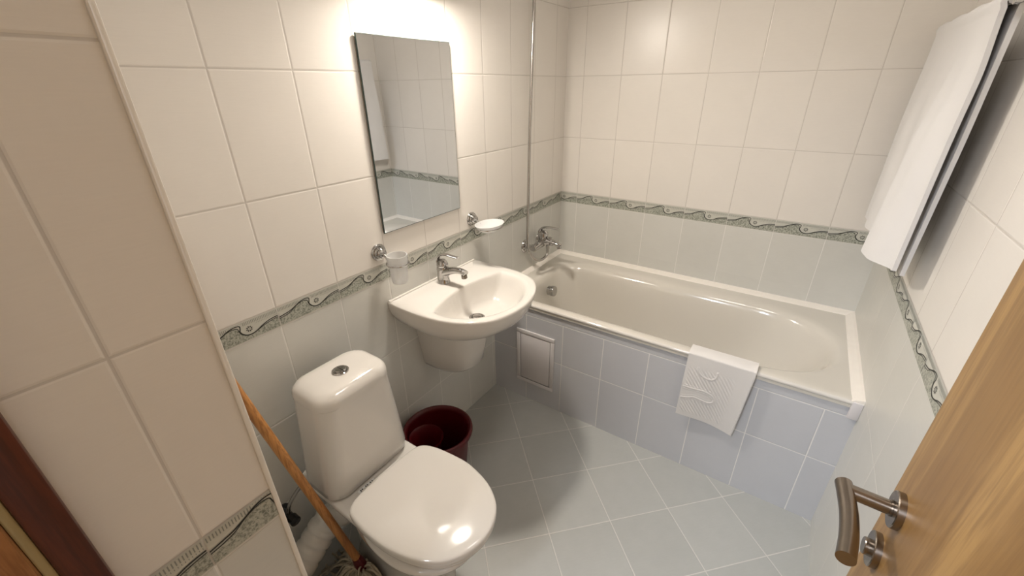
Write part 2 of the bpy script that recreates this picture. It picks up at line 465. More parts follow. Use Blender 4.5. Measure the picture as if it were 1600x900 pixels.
def tubout(x0, x1, y0, y1, rl, nr):
    """outline: soft-cornered at the tap end, round at the back-rest end"""
    pts = []
    hy = (y1 - y0) / 2; my = (y0 + y1) / 2; xm = x1 - hy * 1.25
    for k in range(33):
        t = -PI / 2 + PI * k / 32; c, s = math.cos(t), math.sin(t)
        pts.append((xm + (x1 - xm) * abs(c) ** (2 / nr), my + hy * math.copysign(abs(s) ** (2 / nr), s)))
    for k in range(13):
        t = PI / 2 + PI / 2 * k / 12; pts.append((x0 + rl + rl * math.cos(t), y1 - rl + rl * math.sin(t)))
    for k in range(13):
        t = PI + PI / 2 * k / 12; pts.append((x0 + rl + rl * math.cos(t), y0 + rl + rl * math.sin(t)))
    return pts
ZR = .572
bm = bmesh.new()
RS = [tring(outer0, .548), tring(outer0, .566)]
RS.append(tring(rrect(.003, W - .003, -.703, -.002, .005, 4), ZR + .002))
RS.append(tring(rrect(.008, W - .008, -.697, -.008, .008, 4), ZR + .004))
RS.append(tring(rrect(.015, W - .015, -.680, -.015, .012, 4), ZR + .0035))
RS.append(tring(tubout(.045, 1.452, -.668, -.075, .12, 2.3), ZR + .000))
RS.append(tring(tubout(.075, 1.435, -.655, -.105, .13, 2.3), ZR - .003))
RS.append(tring(tubout(.092, 1.422, -.645, -.122, .13, 2.3), ZR - .010))
RS.append(tring(tubout(.103, 1.410, -.636, -.134, .13, 2.3), ZR - .024))
RS.append(tring(tubout(.110, 1.398, -.630, -.142, .13, 2.3), ZR - .045))
RS.append(tring(tubout(.122, 1.365, -.620, -.152, .13, 2.25), ZR - .11))
RS.append(tring(tubout(.136, 1.300, -.608, -.165, .13, 2.2), ZR - .20))
RS.append(tring(tubout(.152, 1.225, -.592, -.180, .125, 2.2), ZR - .29))
RS.append(tring(tubout(.175, 1.155, -.570, -.202, .12, 2.2), ZR - .355))
RS.append(tring(tubout(.215, 1.08, -.535, -.237, .10, 2.2), ZR - .385))
RS.append(tring(tubout(.30, .95, -.46, -.31, .06, 2.2), ZR - .392))
rings(bm, RS, False, True)
finish('tub_shell', bm, M['acrylic'], parent=tub, angle=60)
# overflow knob
bm = bmesh.new(); lathe(bm, [(0.0, .030), (.022, .030), (.0275, .028), (.029, .024), (.029, .010), (.0265, .008), (.0265, -.010)][::-1], (.150, -.372, .489), (1, 0, .12))
finish('overflow_knob', bm, M['chrome'], parent=tub, angle=30)
bm = bmesh.new(); lathe(bm, [(.026, -.001), (.026, .003), (.022, .004), (.0, .004)], (.27, -.385, .1805), (0, 0, 1)); finish('tub_drain', bm, M['chrome'], parent=tub)
# rolled front lip
bm = bmesh.new(); tube(bm, [(0.0, -.7015, .5665), (W - .03, -.7015, .5665)], .0085, 14)
finish('tub_lip', bm, M['ceramic'], parent=tub)
# sealing strips along the walls
seals = root('sealing_strip', (.75, -.02, .572), 'white plastic sealing strip where tub meets tiled walls', 'sealing strip')
def tri_strip(bm, p, q, inw, up):
    p, q, inw, up = map(Vector, (p, q, inw, up))
    sec = [Vector((0, 0, 0)), inw, inw + up * .25, inw * .75 + up * .55, inw * .25 + up * .95, up]
    rs = [[base + s for s in sec] for base in (p, q)]; rings(bm, rs)
for nm, p, q, inw in (('strip', (0, 0, ZR - .001), (W, 0, ZR - .001), (0, -.034, 0)), ('strip', (W, -.003, ZR - .001), (W, -.708, ZR - .001), (-.033, 0, 0)), ('strip', (0, -.003, ZR - .001), (0, -.700, ZR - .001), (.030, 0, 0))):
    bm = bmesh.new(); tri_strip(bm, p, q, inw, (0, 0, .016)); finish(nm, bm, M['caulk'], parent=seals, smooth=False)
bm = bmesh.new(); box(bm, (W - .03, -.712, .508), (W, -.6995, ZR + .002), .003, 2); finish('corner_filler', bm, M['lavplastic'], parent=seals)

# ------------------------------------------------------------ wash basin
sink = root('washbasin', (0, -1.09, .42), 'white ceramic D-shaped washbasin hung on the tiled wall', 'washbasin')
ol = [(.0, -1.338), (.05, -1.343), (.12, -1.345), (.21, -1.340), (.30, -1.318), (.375, -1.270), (.418, -1.20), (.436, -1.10), (.425, -1.015), (.39, -.93), (.334, -.868), (.26, -.842), (.19, -.836), (.10, -.837), (.04, -.836), (.0, -.836)]
body = ol[1:-1]
sm = [(p.x, p.y) for p in cr([(x, y, 0) for x, y in [ol[0]] + body + [ol[-1]]], 5)]
outl = [(0, -1.338)] + sm[1:-1] + [(0, -.836)]
sc = (.225, -1.09)
NS = 144
SA = []
# even by arc
pl = outl + [outl[0]]; seglen = [math.dist(pl[i], pl[i + 1]) for i in range(len(pl) - 1)]; tot = sum(seglen)
for k in range(NS):
    s = tot * k / NS; i = 0
    while s > seglen[i]: s -= seglen[i]; i += 1
    q = s / seglen[i]; SA.append((pl[i][0] + (pl[i + 1][0] - pl[i][0]) * q, pl[i][1] + (pl[i + 1][1] - pl[i][1]) * q))
for cpt in ((0, -1.338), (0, -.836)):
    j = min(range(NS), key=lambda k: math.dist(SA[k], cpt)); SA[j] = cpt
SANG = [math.atan2(p[1] - sc[1], p[0] - sc[0]) for p in SA]
def sring(ol_, z, sc2=None):
    rs = polar(ol_, sc, SANG)
    return [Vector((sc[0] + r * math.cos(t), sc[1] + r * math.sin(t), z)) for r, t in zip(rs, SANG)]
def oscale(k, kb=None, xmin=0.0):
    """shrink the outline towards the wall centre"""
    return [Vector((max(xmin, (x) * k), -1.09 + (y + 1.09) * k, 0)) for x, y in outl]
def ringO(k, z, inset=0):
    res = []
    for (x, y) in SA:
        res.append(Vector((x * k, -1.09 + (y + 1.09) * k, z)))
    return res
def ringI(a, b_, c, z, n=2.0, lim=None):
    res = []
    for t in SANG:
        cc, ss = math.cos(t), math.sin(t)
        # ellipse polar radius about sc, centre shifted
        el = supel(c[0], c[1], a, b_, n, 96)
        res.append(el)
        break
    rs = polar(res[0], sc, SANG)
    return [Vector((sc[0] + r * math.cos(t), sc[1] + r * math.sin(t), z)) for r, t in zip(rs, SANG)]
def inner_out(ins):
    """bowl mouth: follows the front rim, straight-ish arc at the back"""
    pts = []
    for k in range(49):
        t = -PI / 2 - .20 + (PI + .40) * k / 48
        pts.append((.222 + (.182 - ins) * math.cos(t), -1.09 + (.212 - ins) * math.sin(t)))
    # back arc
    a, b_ = pts[-1], pts[0]
    for k in range(1, 16):
        q = k / 16; pts.append((a[0] + (b_[0] - a[0]) * q - .040 * math.sin(PI * q) + ins * .7 * 0, a[1] + (b_[1] - a[1]) * q))
    return pts
def ringM(ins, z):
    rs = polar(inner_out(ins), sc, SANG)
    return [Vector((sc[0] + r * math.cos(t), sc[1] + r * math.sin(t), z)) for r, t in zip(rs, SANG)]
ZS = .800
bm = bmesh.new()
def lerp(A, B, f, z=None):
    out = []
    for a, b_ in zip(A, B):
        v = a.lerp(b_, f)
        if z is not None: v.z = z
        out.append(v)
    return out
botc = [Vector((.12 + .10 * math.cos(t) if math.cos(t) > 0 else .12 + .12 * math.cos(t), -1.09 + .13 * math.sin(t), .655)) for t in SANG]
OUT = [botc, lerp(botc, ringO(1, 0), .35, .668), lerp(botc, ringO(1, 0), .62, .688), lerp(botc, ringO(1, 0), .82, .714), lerp(botc, ringO(1, 0), .94, .746), ringO(.992, .773), ringO(1.0, .790), ringO(.998, .797), ringO(.990, ZS + .0005)]
M0 = ringM(-.012, ZS)
OUT += [lerp(OUT[-1], M0, .35, ZS + .0005), M0]
bowl = [(0.0, -.002), (.008, -.009), (.017, -.022), (.028, -.043), (.044, -.068), (.066, -.090), (.095, -.104), (.125, -.111), (.150, -.114)]
for ins, dz in bowl: OUT.append(ringM(ins, ZS + dz))
drain_r = [Vector((.215 + .022 * math.cos(t), -1.09 + .022 * math.sin(t), ZS - .1165)) for t in SANG]
OUT.append(drain_r)
for r in OUT:
    for v in r: v.x = max(v.x, .0005)
rings(bm, OUT, True, True)
finish('basin_bowl', bm, M['ceramic'], parent=sink, angle=70)
# raised back edge
bm = bmesh.new(); box(bm, (.0005, -1.336, ZS - .01), (.012, -.838, ZS + .006), .003, 3); finish('back_ledge', bm, M['ceramic'], parent=sink)
# half pedestal
bm = bmesh.new()
def ped(hw, dep, z, n=2.6):
    out = [Vector((.0005, -1.085 - hw, z))]
    for k in range(33):
        t = -PI / 2 + PI * k / 32; c, s = math.cos(t), math.sin(t)
        out.append(Vector((.03 + (dep - .03) * abs(c) ** (2 / n), -1.085 + hw * math.copysign(abs(s) ** (2 / n), s), z)))
    out.append(Vector((.0005, -1.085 + hw, z))); return out
rings(bm, [ped(.075, .12, .424), ped(.095, .16, .428), ped(.106, .185, .437), ped(.113, .200, .455), ped(.122, .212, .52), ped(.132, .224, .60), ped(.140, .238, .676)])
finish('semi_pedestal', bm, M['ceramic'], parent=sink, angle=60)
# drain and overflow
bm = bmesh.new(); lathe(bm, [(.031, -.002), (.0315, .002), (.028, .0045), (.023, .003), (.022, .0005), (0, .0005)], (.215, -1.09, ZS - .1165))
dr = finish('drain_ring', bm, M['chrome'], parent=sink)
bm = bmesh.new(); lathe(bm, [(.0225, .0005), (.0225, .0018), (.019, .0018)], (.215, -1.09, ZS - .1165)); finish('drain_gap', bm, M['dark'], parent=sink)
bm = bmesh.new(); lathe(bm, [(.018, .000), (.0185, .006), (.016, .008), (0, .009)], (.215, -1.09, ZS - .1165)); finish('drain_plug', bm, M['chrome'], parent=sink)
bm = bmesh.new(); lathe(bm, [(.0115, -.004), (.0115, .002), (.0105, .0035), (.0075, .0035), (.0072, .001)], (.0985, -1.09, ZS - .027), (1, 0, .55)); finish('overflow_ring', bm, M['chrome'], parent=sink)
bm = bmesh.new(); lathe(bm, [(.0078, .0015), (0, .0017)], (.0985, -1.09, ZS - .027), (1, 0, .55)); finish('overflow_hole', bm, M['dark'], parent=sink)

# basin tap
tap = root('basin_tap', (.055, -1.095, ZS + .001), 'chrome single lever mixer tap on the white washbasin', 'tap')
tx, ty, tz = .055, -1.095, ZS + .001
bm = bmesh.new()
lathe(bm, [(.0265, 0), (.0265, .004), (.0245, .007), (.0238, .03), (.0228, .055), (.0232, .066), (.022, .068)], (tx, ty, tz), (0, 0, 1))
finish('tap_body', bm, M['chrome'], parent=tap)
bm = bmesh.new()
sp = cr([(tx - .004, ty, tz + .042), (tx + .03, ty, tz + .054), (tx + .065, ty, tz + .066), (tx + .098, ty, tz + .069), (tx + .120, ty, tz + .064)], 6)
n_ = len(sp); tube(bm, sp, [.022 - .0085 * min(1, i / (n_ * .6)) for i in range(n_)], 20, flat=.85)
finish('spout', bm, M['chrome'], parent=tap)
bm = bmesh.new(); lathe(bm, [(.0108, 0), (.0115, .004), (.0115, .013), (.0095, .0145), (0, .0145)], (tx + .110, ty, tz + .057), (.15, 0, -1)); finish('aerator', bm, M['nickel'], parent=tap)
bm = bmesh.new()
lathe(bm, [(.0222, 0), (.0232, .003), (.0232, .010), (.019, .020), (.013, .027), (0, .029)], (tx, ty, tz + .069), (0, 0, 1))
finish('cartridge_cap', bm, M['chrome'], parent=tap)
bm = bmesh.new()
lv = cr([(tx - .016, ty, tz + .078), (tx - .018, ty, tz + .098), (tx - .004, ty, tz + .116), (tx + .022, ty, tz + .123), (tx + .050, ty, tz + .122), (tx + .083, ty, tz + .121)], 6)
n_ = len(lv); tube(bm, lv, [.0150 - .006 * i / n_ for i in range(n_)], 16, flat=.36)
finish('lever', bm, M['chrome'], parent=tap)
bm = bmesh.new(); tube(bm, [(tx - .024, ty - .006, tz + .02), (tx - .024, ty - .006, tz + .052)], .0022, 8); lathe(bm, [(0, -.004), (.004, 0), (0, .004)], (tx - .024, ty - .006, tz + .054)); finish('pop_up_rod', bm, M['chrome'], parent=tap)

# ------------------------------------------------------------ mirror
mr = root('mirror', (.004, -1.1125, 1.056), 'plain rectangular frameless mirror on the tiles above the washbasin', 'mirror')
bm = bmesh.new(); box(bm, (.0045, -1.3125, 1.056), (.0092, -.9145, 1.650), .0006, 1); finish('mirror_back', bm, M['mirror_edge'], parent=mr, smooth=False)
bm = bmesh.new(); vs = [bm.verts.new(p) for p in ((.00955, -1.3105, 1.058), (.00955, -.9165, 1.058), (.00955, -.9165, 1.648), (.00955, -1.3105, 1.648))]; bm.faces.new(vs); finish('mirror_glass', bm, M['mirror'], parent=mr, smooth=False)

# ------------------------------------------------------------ wall lamp above the mirror (just out of frame)
LY, LZ = -1.11, 1.83
LD = Vector((.50, .06, -1)).normalized()
LC = Vector((.12, LY, LZ))
wl = root('wall_lamp', (0, LY, LZ), 'chrome wall lamp with down-facing lit disc above the mirror', 'lamp')
bm = bmesh.new(); lathe(bm, [(.045, 0), (.045, .012), (.04, .018), (0, .018)], (0, LY, LZ + .06), (1, 0, 0)); finish('lamp_plate', bm, M['chrome'], parent=wl)
bm = bmesh.new(); tube(bm, cr([(.015, LY, LZ + .06), (.04, LY, LZ + .07), tuple(LC - LD * .05)], 5), .008, 12); finish('lamp_arm', bm, M['chrome'], parent=wl)
bm = bmesh.new(); lathe(bm, [(.012, -.058), (.030, -.05), (.054, -.012), (.056, .004), (.0535, .004), (.0525, -.010), (.028, -.046), (.0, -.05)], LC, LD, 36); finish('lamp_shade', bm, M['chrome'], parent=wl)
bm = bmesh.new(); lathe(bm, [(.0505, .0), (.046, .003), (0, .005)], LC, LD, 36); finish('lamp_disc', bm, M['lit'], parent=wl)

# ------------------------------------------------------------ cup holder and soap dish
def rosette(y, z, parent):
    bm = bmesh.new()
    lathe(bm, [(.029, 0), (.030, .004), (.028, .008), (.0235, .009), (.024, .013), (.022, .017), (.0175, .018), (.018, .022), (.015, .027), (.009, .030), (0, .031)], (0, y, z), (1, 0, 0), 36)
    finish('rosette', bm, M['chrome'], parent=parent, angle=25)
cup = root('tumbler_holder', (0, -1.345, 1.0), 'chrome wall ring holding a frosted tumbler left of the basin', 'tumbler holder')
rosette(-1.345, .998, cup)
bm = bmesh.new(); tube(bm, cr([(.024, -1.345, .998), (.038, -1.345, .990), (.050, -1.345, .979), (.062, -1.345, .978)], 5), .005, 10)
R_ = .0372; cyc = (.096, -1.345, .978)
tube(bm, [(cyc[0] + R_ * math.cos(t), cyc[1] + R_ * math.sin(t), cyc[2]) for t in [2 * PI * k / 36 for k in range(37)]], .0026, 8)
finish('holder_ring', bm, M['chrome'], parent=cup)
tum = root('tumbler', (.096, -1.345, .908), 'frosted glass tumbler in the chrome ring beside the basin', 'tumbler')
bm = bmesh.new(); lathe(bm, [(0, 0), (.022, 0), (.0255, .003), (.0285, .03), (.0305, .066), (.0335, .073), (.0345, .100), (.0325, .100), (.0315, .074), (.0285, .066), (.0265, .03), (.022, .007), (0, .007)], (.096, -1.345, .908), (0, 0, 1), 48)
finish('glass', bm, M['frost'], parent=tum)
sh = root('soap_holder', (0, -.838, .99), 'chrome wall bracket holding an oval soap dish near mirror corner', 'soap holder')
rosette(-.838, .990, sh)
scx, scy, scz = .098, -.835, .972
bm = bmesh.new(); tube(bm, cr([(.024, -.838, .990), (.036, -.838, .982), (.048, -.838, .974)], 5), .005, 10)
tube(bm, [(scx + .0505 * math.cos(t), scy + .0705 * math.sin(t), scz - .002) for t in [2 * PI * k / 40 for k in range(41)]], .0026, 8)
finish('holder_ring', bm, M['chrome'], parent=sh)
sd = root('soap_dish', (scx, scy, scz - .02), 'frosted oval soap dish held between basin and bath tap', 'soap dish')
bm = bmesh.new()
rsd = []
for r, h in [(.2, -.022), (.55, -.020), (.80, -.008), (1.0, .008), (1.04, .012), (.99, .012), (.93, .006), (.74, -.006), (.5, -.014), (.2, -.016)]:
    rsd.append([Vector((scx + .052 * r * math.cos(t), scy + .072 * r * math.sin(t), scz + h)) for t in [2 * PI * k / 48 for k in range(48)]])
rings(bm, rsd); finish('dish', bm, M['frost'], parent=sd, angle=60)

# ------------------------------------------------------------ bath mixer and shower hose
bt = root('bath_mixer', (0, -.325, .735), 'chrome wall-mounted bath mixer tap above the tub end', 'tap')
for y in (-.400, -.250):
    bm = bmesh.new(); lathe(bm, [(.036, 0), (.036, .003), (.031, .010), (.017, .013), (.014, .016), (.014, .05)], (0, y, .730), (1, 0, 0)); finish('flange', bm, M['chrome'], parent=bt)
    bm = bmesh.new(); lathe(bm, [(.016, 0), (.0175, .002), (.0175, .014), (.016, .016), (.012, .016)], (.040, y, .730), (1, 0, 0), 6); finish('coupling_nut', bm, M['chrome'], parent=bt, angle=20)
bm = bmesh.new()
tube(bm, [(.062, -.416, .730), (.062, -.412, .730), (.062, -.38, .733), (.062, -.345, .737), (.062, -.305, .737), (.062, -.27, .733), (.062, -.238, .730), (.062, -.234, .730)], [.014, .0175, .019, .0245, .0245, .019, .0175, .014], 24)
finish('mixer_body', bm, M['chrome'], parent=bt)
bm = bmesh.new()
sp = cr([(.055, -.325, .738), (.085, -.325, .748), (.125, -.325, .750), (.155, -.325, .746), (.175, -.325, .740)], 5); n_ = len(sp)
tube(bm, sp, [.024 - .009 * i / n_ for i in range(n_)], 20, flat=.8)
lathe(bm, [(.0115, 0), (.012, .003), (.012, .016), (0, .016)], (.168, -.325, .742), (.1, 0, -1)); finish('spout', bm, M['chrome'], parent=bt)
bm = bmesh.new(); lathe(bm, [(.024, -.006), (.029, .010), (.029, .032), (.025, .046), (.012, .053), (0, .054)], (.066, -.325, .755), (.12, 0, 1)); finish('cartridge_cap', bm, M['chrome'], parent=bt)
bm = bmesh.new()
lv = cr([(.052, -.325, .788), (.050, -.325, .806), (.066, -.325, .822), (.095, -.325, .830), (.125, -.325, .832), (.158, -.325, .831)], 6); n_ = len(lv)
tube(bm, lv, [.0200 - .010 * i / n_ for i in range(n_)], 16, flat=.42); finish('lever', bm, M['chrome'], parent=bt)
bm = bmesh.new(); lathe(bm, [(.006, 0), (.006, .016), (.009, .018), (.009, .028), (0, .030)], (.115, -.325, .748), (0, 0, 1)); finish('diverter_knob', bm, M['chrome'], parent=bt)
bm = bmesh.new(); lathe(bm, [(.011, 0), (.011, .016), (.009, .020), (.0085, .036)], (.098, -.322, .728), (.0, 0, -1)); finish('hose_outlet', bm, M['chrome'], parent=bt)
hs = root('shower_hose', (.05, -.42, .70), 'long flexible steel shower hose looping from the bath mixer', 'shower hose')
hp = cr([(.098, -.322, .690), (.097, -.330, .675), (.092, -.358, .662), (.087, -.398, .665), (.080, -.440, .690), (.074, -.472, .730), (.068, -.482, .79), (.062, -.470, .92), (.056, -.455, 1.10), (.052, -.443, 1.30), (.050, -.428, 1.55), (.050, -.412, 1.83), (.052, -.400, 2.02)], 12)
bm = bmesh.new(); tube(bm, hp, .0072, 16); finish('hose', bm, M['hose'], parent=hs)
bm = bmesh.new()
for i in range(0, 0): pass
hh = root('shower_holder', (0, -.40, 2.03), 'chrome wall bracket and hand shower hanging above the tub mixer', 'shower head')
bm = bmesh.new(); lathe(bm, [(.025, 0), (.025, .006), (.012, .01), (.012, .06)], (0, -.40, 2.05), (1, 0, 0)); finish('bracket', bm, M['chrome'], parent=hh)
bm = bmesh.new(); tube(bm, cr([(.052, -.400, 2.022), (.056, -.40, 2.08), (.075, -.40, 2.17), (.115, -.40, 2.23)], 5), .012, 14)
lathe(bm, [(.012, 0), (.038, .02), (.04, .03), (0, .032)], (.11, -.40, 2.235), (.6, 0, -.8)); finish('hand_shower', bm, M['chrome'], parent=hh)

# ------------------------------------------------------------ toilet
YC = -1.664
wc = root('toilet', (.35, YC, 0), 'white close-coupled ceramic toilet with its lid closed', 'toilet')
# bowl body
lid_ol = [(.305, -1.808), (.287, -1.765), (.285, -1.664), (.290, -1.56), (.306, -1.522), (.350, -1.503), (.42, -1.494), (.49, -1.494), (.575, -1.516), (.638, -1.556), (.670, -1.610), (.677, -1.664), (.662, -1.722), (.622, -1.775), (.56, -1.808), (.48, -1.826), (.40, -1.828), (.338, -1.822)]
lidp = [(p.x, p.y) for p in cr([(x, y, 0) for x, y in lid_ol], 6, True)]
lc = (.47, YC); LA = [2 * PI * k / 120 for k in range(120)]
lr = polar(lidp, lc, LA)
def lring(k, z, dx=0, inset=0, tilt=0):
    return [Vector((lc[0] + dx + (r * k - inset) * math.cos(t), lc[1] + (r * k - inset) * math.sin(t), z + tilt * (r * k - inset) * math.cos(t))) for r, t in zip(lr, LA)]
bm = bmesh.new()
rings(bm, [lring(1, .4140, inset=.004), lring(1, .4145), lring(1, .423), lring(1, .4275, inset=.0012), lring(1, .4305, inset=.004), lring(1, .4325, inset=.010), lring(1, .4345, inset=.03), lring(1, .436, inset=.07), lring(1, .4368, inset=.11)])
finish('lid', bm, M['plastic' if 0 else 'ceramic'], parent=wc, angle=60)
bm = bmesh.new()
rings(bm, [lring(1, .3935, inset=.012), lring(1, .394, inset=.006), lring(1, .400, inset=.0035), lring(1, .410, inset=.0035), lring(1, .4125, inset=.006), lring(1, .4125, inset=.05)])
finish('seat', bm, M['ceramic'], parent=wc, angle=60)
bm = bmesh.new()
def bring(a0, a1, hw, z, n=2.2):
    c = (a0 + a1) / 2; return [Vector((x, y, z)) for x, y in supel(c, YC, (a1 - a0) / 2, hw, n, 96)]
rings(bm, [bring(.12, .50, .105, 0, 3), bring(.12, .50, .105, .012, 3), bring(.125, .49, .098, .03, 3), bring(.13, .485, .092, .10, 2.8), bring(.13, .50, .095, .17, 2.6), bring(.14, .54, .112, .24, 2.4), bring(.17, .59, .138, .30, 2.3), bring(.22, .632, .158, .345, 2.3), bring(.265, .655, .168, .372, 2.3), bring(.270, .660, .170, .386, 2.3), bring(.275, .655, .166, .3925, 2.3), bring(.30, .62, .12, .3925, 2.3)])
finish('bowl', bm, M['ceramic'], parent=wc, angle=60)
# platform behind the seat
bm = bmesh.new()
rings(bm, [[Vector((x, y, z)) for x, y in rrect(a, b_, YC - h, YC + h, r, 6)] for a, b_, h, r, z in ((.06, .36, .09, .04, .25), (.05, .38, .125, .04, .32), (.04, .40, .145, .04, .365), (.035, .40, .150, .04, .392), (.04, .395, .145, .04, .3965))])
finish('platform', bm, M['ceramic'], parent=wc, angle=60)
# cistern
def cist(x0, x1, ya, yb, z, r): return [Vector((x, y, z)) for x, y in rrect(x0, x1, ya, yb, r, 10)]
def tankring(z):
    q = (z - .40) / .32
    return cist(.070, .246 + .003 * (1 - q), -1.818 + .032 * q, -1.512 - .030 * q, z, .052)
bm = bmesh.new()
rings(bm, [cist(.085, .230, -1.80, -1.53, .3965, .05), cist(.073, .246, -1.815, -1.516, .406, .052)] + [tankring(z) for z in (.43, .50, .58, .65, .70, .7175)] + [cist(.076, .240, -1.779, -1.548, .7205, .048)])
finish('cistern', bm, M['ceramic'], parent=wc, angle=60)
bm = bmesh.new()
def lidr(ins, z, r): return cist(.068 + ins, .249 - ins, -1.789 + ins, -1.539 - ins, z - .033, r)
rings(bm, [lidr(.006, .7510, .05), lidr(.0, .753, .058), lidr(.0, .768, .058), lidr(.004, .780, .056), lidr(.012, .789, .052), lidr(.024, .7945, .045), lidr(.045, .7975, .030), lidr(.065, .7985, .015)])
finish('cistern_lid', bm, M['ceramic'], parent=wc, angle=60)
bm = bmesh.new(); lathe(bm, [(.024, -.001), (.024, .003), (.0215, .005), (.019, .0035), (.0, .0035)], (.166, -1.664, .7655), (0, 0, 1), 36)
bmh = finish('flush_button', bm, M['chrome'], parent=wc, angle=25)
for s in (-1, 1):
    bm = bmesh.new(); pts = [Vector((.166 + .0165 * math.cos(t) , -1.664 + s * (.0015 + .0155 * math.sin(t)), 0)) for t in [PI * k / 14 for k in range(15)]]
    rings(bm, [[p + Vector((0, 0, .7688)) for p in pts], [p + Vector((0, 0, .7725)) for p in pts], [Vector((.166 + (p.x - .166) * .85, -1.664 + (p.y + 1.664) * .85, .7738)) for p in pts]])
    finish('button_half', bm, M['chrome'], parent=bmh, angle=25)
# hinge block and little printed tag between seat and cistern
bm = bmesh.new(); box(bm, (.268, -1.745, .398), (.300, -1.585, .414), .006, 3); finish('hinge_block', bm, M['ceramic'], parent=wc)
bm = bmesh.new(); box(bm, (.2505, -1.745, .3967), (.2655, -1.685, .3972)); tg = finish('paper_sticker', bm, M['paper'], parent=wc)
bm = bmesh.new()
for y in (-1.738, -1.732, -1.719, -1.713, -1.702, -1.695): box(bm, (.2530, y, .3972), (.263, y + .0032, .3975))
finish('sticker_print', bm, M['ink'], parent=tg)
# waste pipe
wp = root('waste_pipe', (.06, YC, .17), 'white corrugated waste pipe behind and beside the toilet', 'pipe')
bm = bmesh.new()
pp = cr([(.13, -1.68, .20), (.105, -1.775, .205), (.098, -1.83, .17), (.094, -1.89, .12), (.09, -1.96, .07)], 16); n_ = len(pp)
tube(bm, pp, [.046 + (.004 if (i % 8) < 5 else 0) for i in range(n_)], 28); finish('corrugated_pipe', bm, M['plastic'], parent=wp, angle=70)
# stop valve
sv = root('stop_valve', (0, -1.87, .27), 'dark angle valve with thin braided hose on tiles behind toilet', 'valve')
bm = bmesh.new(); lathe(bm, [(.022, 0), (.022, .004), (.012, .008), (.012, .05), (.016, .052), (.016, .075), (0, .078)], (0, -1.87, .27), (1, 0, 0)); lathe(bm, [(.010, 0), (.010, .03), (.018, .032), (.018, .05), (0, .052)], (.04, -1.87, .27), (0, -1, .2)); finish('valve_body', bm, M['black'], parent=sv)
bm = bmesh.new(); tube(bm, cr([(.04, -1.87, .28), (.045, -1.86, .32), (.06, -1.82, .37), (.09, -1.79, .40), (.10, -1.775, .43)], 6), .006, 10); finish('braided_hose', bm, M['hose'], parent=sv)

# ------------------------------------------------------------ bucket
bk = root('bucket', (.170, -1.325, 0), 'dark red plastic mop bucket on the floor between toilet and basin', 'bucket')
bx, by = .170, -1.325
bm = bmesh.new()
def bell(r, z, lipx=0):
    o = []
    for k in range(64):
        t = 2 * PI * k / 64; rr = r * (1 + .06 * math.cos(t - .55) ** 2 * (1 if math.cos(t - .55) > 0 else 0) * lipx)
        o.append(Vector((bx + rr * math.cos(t), by + rr * math.sin(t), z)))
    return o
rings(bm, [bell(.098, 0), bell(.101, .004), bell(.122, .24, .6), bell(.124, .252, 1), bell(.134, .254, 1), bell(.136, .262, 1), bell(.134, .272, 1), bell(.128, .274, 1), bell(.120, .268, 1), bell(.117, .25, .7), bell(.098, .012), bell(.05, .008)])
finish('bucket_shell', bm, M['red'], parent=bk, angle=50)
bm = bmesh.new()
wx, wy = bx - .010, by - .052
for (a, b_) in ((0, 0),):
    rw = []
    for r, z in ((.044, .150), (.060, .256), (.066, .264), (.068, .258), (.066, .252), (.063, .248), (.048, .150)):
        rw.append([Vector((wx + r * math.cos(t), wy + r * math.sin(t), z)) for t in [2 * PI * k / 40 for k in range(40)]])
    rings(bm, rw, False, False)
wr = finish('wringer_basket', bm, M['red'], parent=bk, angle=50)
bm = bmesh.new()
for k in range(8):
    t = 2 * PI * k / 8; tube(bm, [(wx + .045 * math.cos(t), wy + .045 * math.sin(t), .151), (wx + .01 * math.cos(t), wy + .01 * math.sin(t), .140)], .004, 8)
finish('basket_ribs', bm, M['red'], parent=wr)

# ------------------------------------------------------------ mop
mop = root('string_mop', (.25, -1.80, 0), 'string mop with wooden handle leaning in corner left of the toilet', 'mop')
bm = bmesh.new()
pA, pB = Vector((.262, -1.785, .06)), Vector((.070, -1.968, 1.19))
nst = 40; tube(bm, [pA.lerp(pB, i / nst) for i in range(nst + 1)], .0125, 20)
finish('handle', bm, M['stick'], parent=mop)
bm = bmesh.new(); lathe(bm, [(.016, 0), (.020, .02), (.020, .06), (.015, .09), (.0135, .10)], pA - (pB - pA).normalized() * .012, (pB - pA)); finish('socket', bm, M['red'], parent=mop)
bm = bmesh.new()
rg = random.Random(3)
for i in range(110):
    a = rg.uniform(0, 2 * PI); L = rg.uniform(.09, .19)
    c = Vector((.255 + rg.uniform(-.012, .012), -1.795 + rg.uniform(-.012, .012), .085 + rg.uniform(-.01, .01)))
    d = Vector((math.cos(a) * 1.0, math.sin(a) * .8, 0)); sd_ = Vector((-d.y, d.x, 0)) * rg.uniform(-.4, .4)
    pts = [c, c + d * L * .3 + Vector((0, 0, rg.uniform(.0, .03))) + sd_ * .02]
    z1 = rg.uniform(.03, .06)
    pts += [Vector((c.x, c.y, z1)) + d * L * .6 + sd_ * .05 + Vector((0, 0, rg.uniform(0, .02))), Vector((c.x, c.y, rg.uniform(.006, .02))) + d * L * .88 + sd_ * .12, Vector((c.x, c.y, .005)) + d * L + sd_ * .2]
    for p in pts: 
        p.y = max(p.y, -2.03); p.x = max(.012, p.x); p.z = max(.004, p.z)
        if p.x < .53: p.y = min(p.y, -1.776)
    tube(bm, cr(pts, 4), .0034, 6)
ms = finish('mop_strings', bm, M['yarn'], parent=mop)

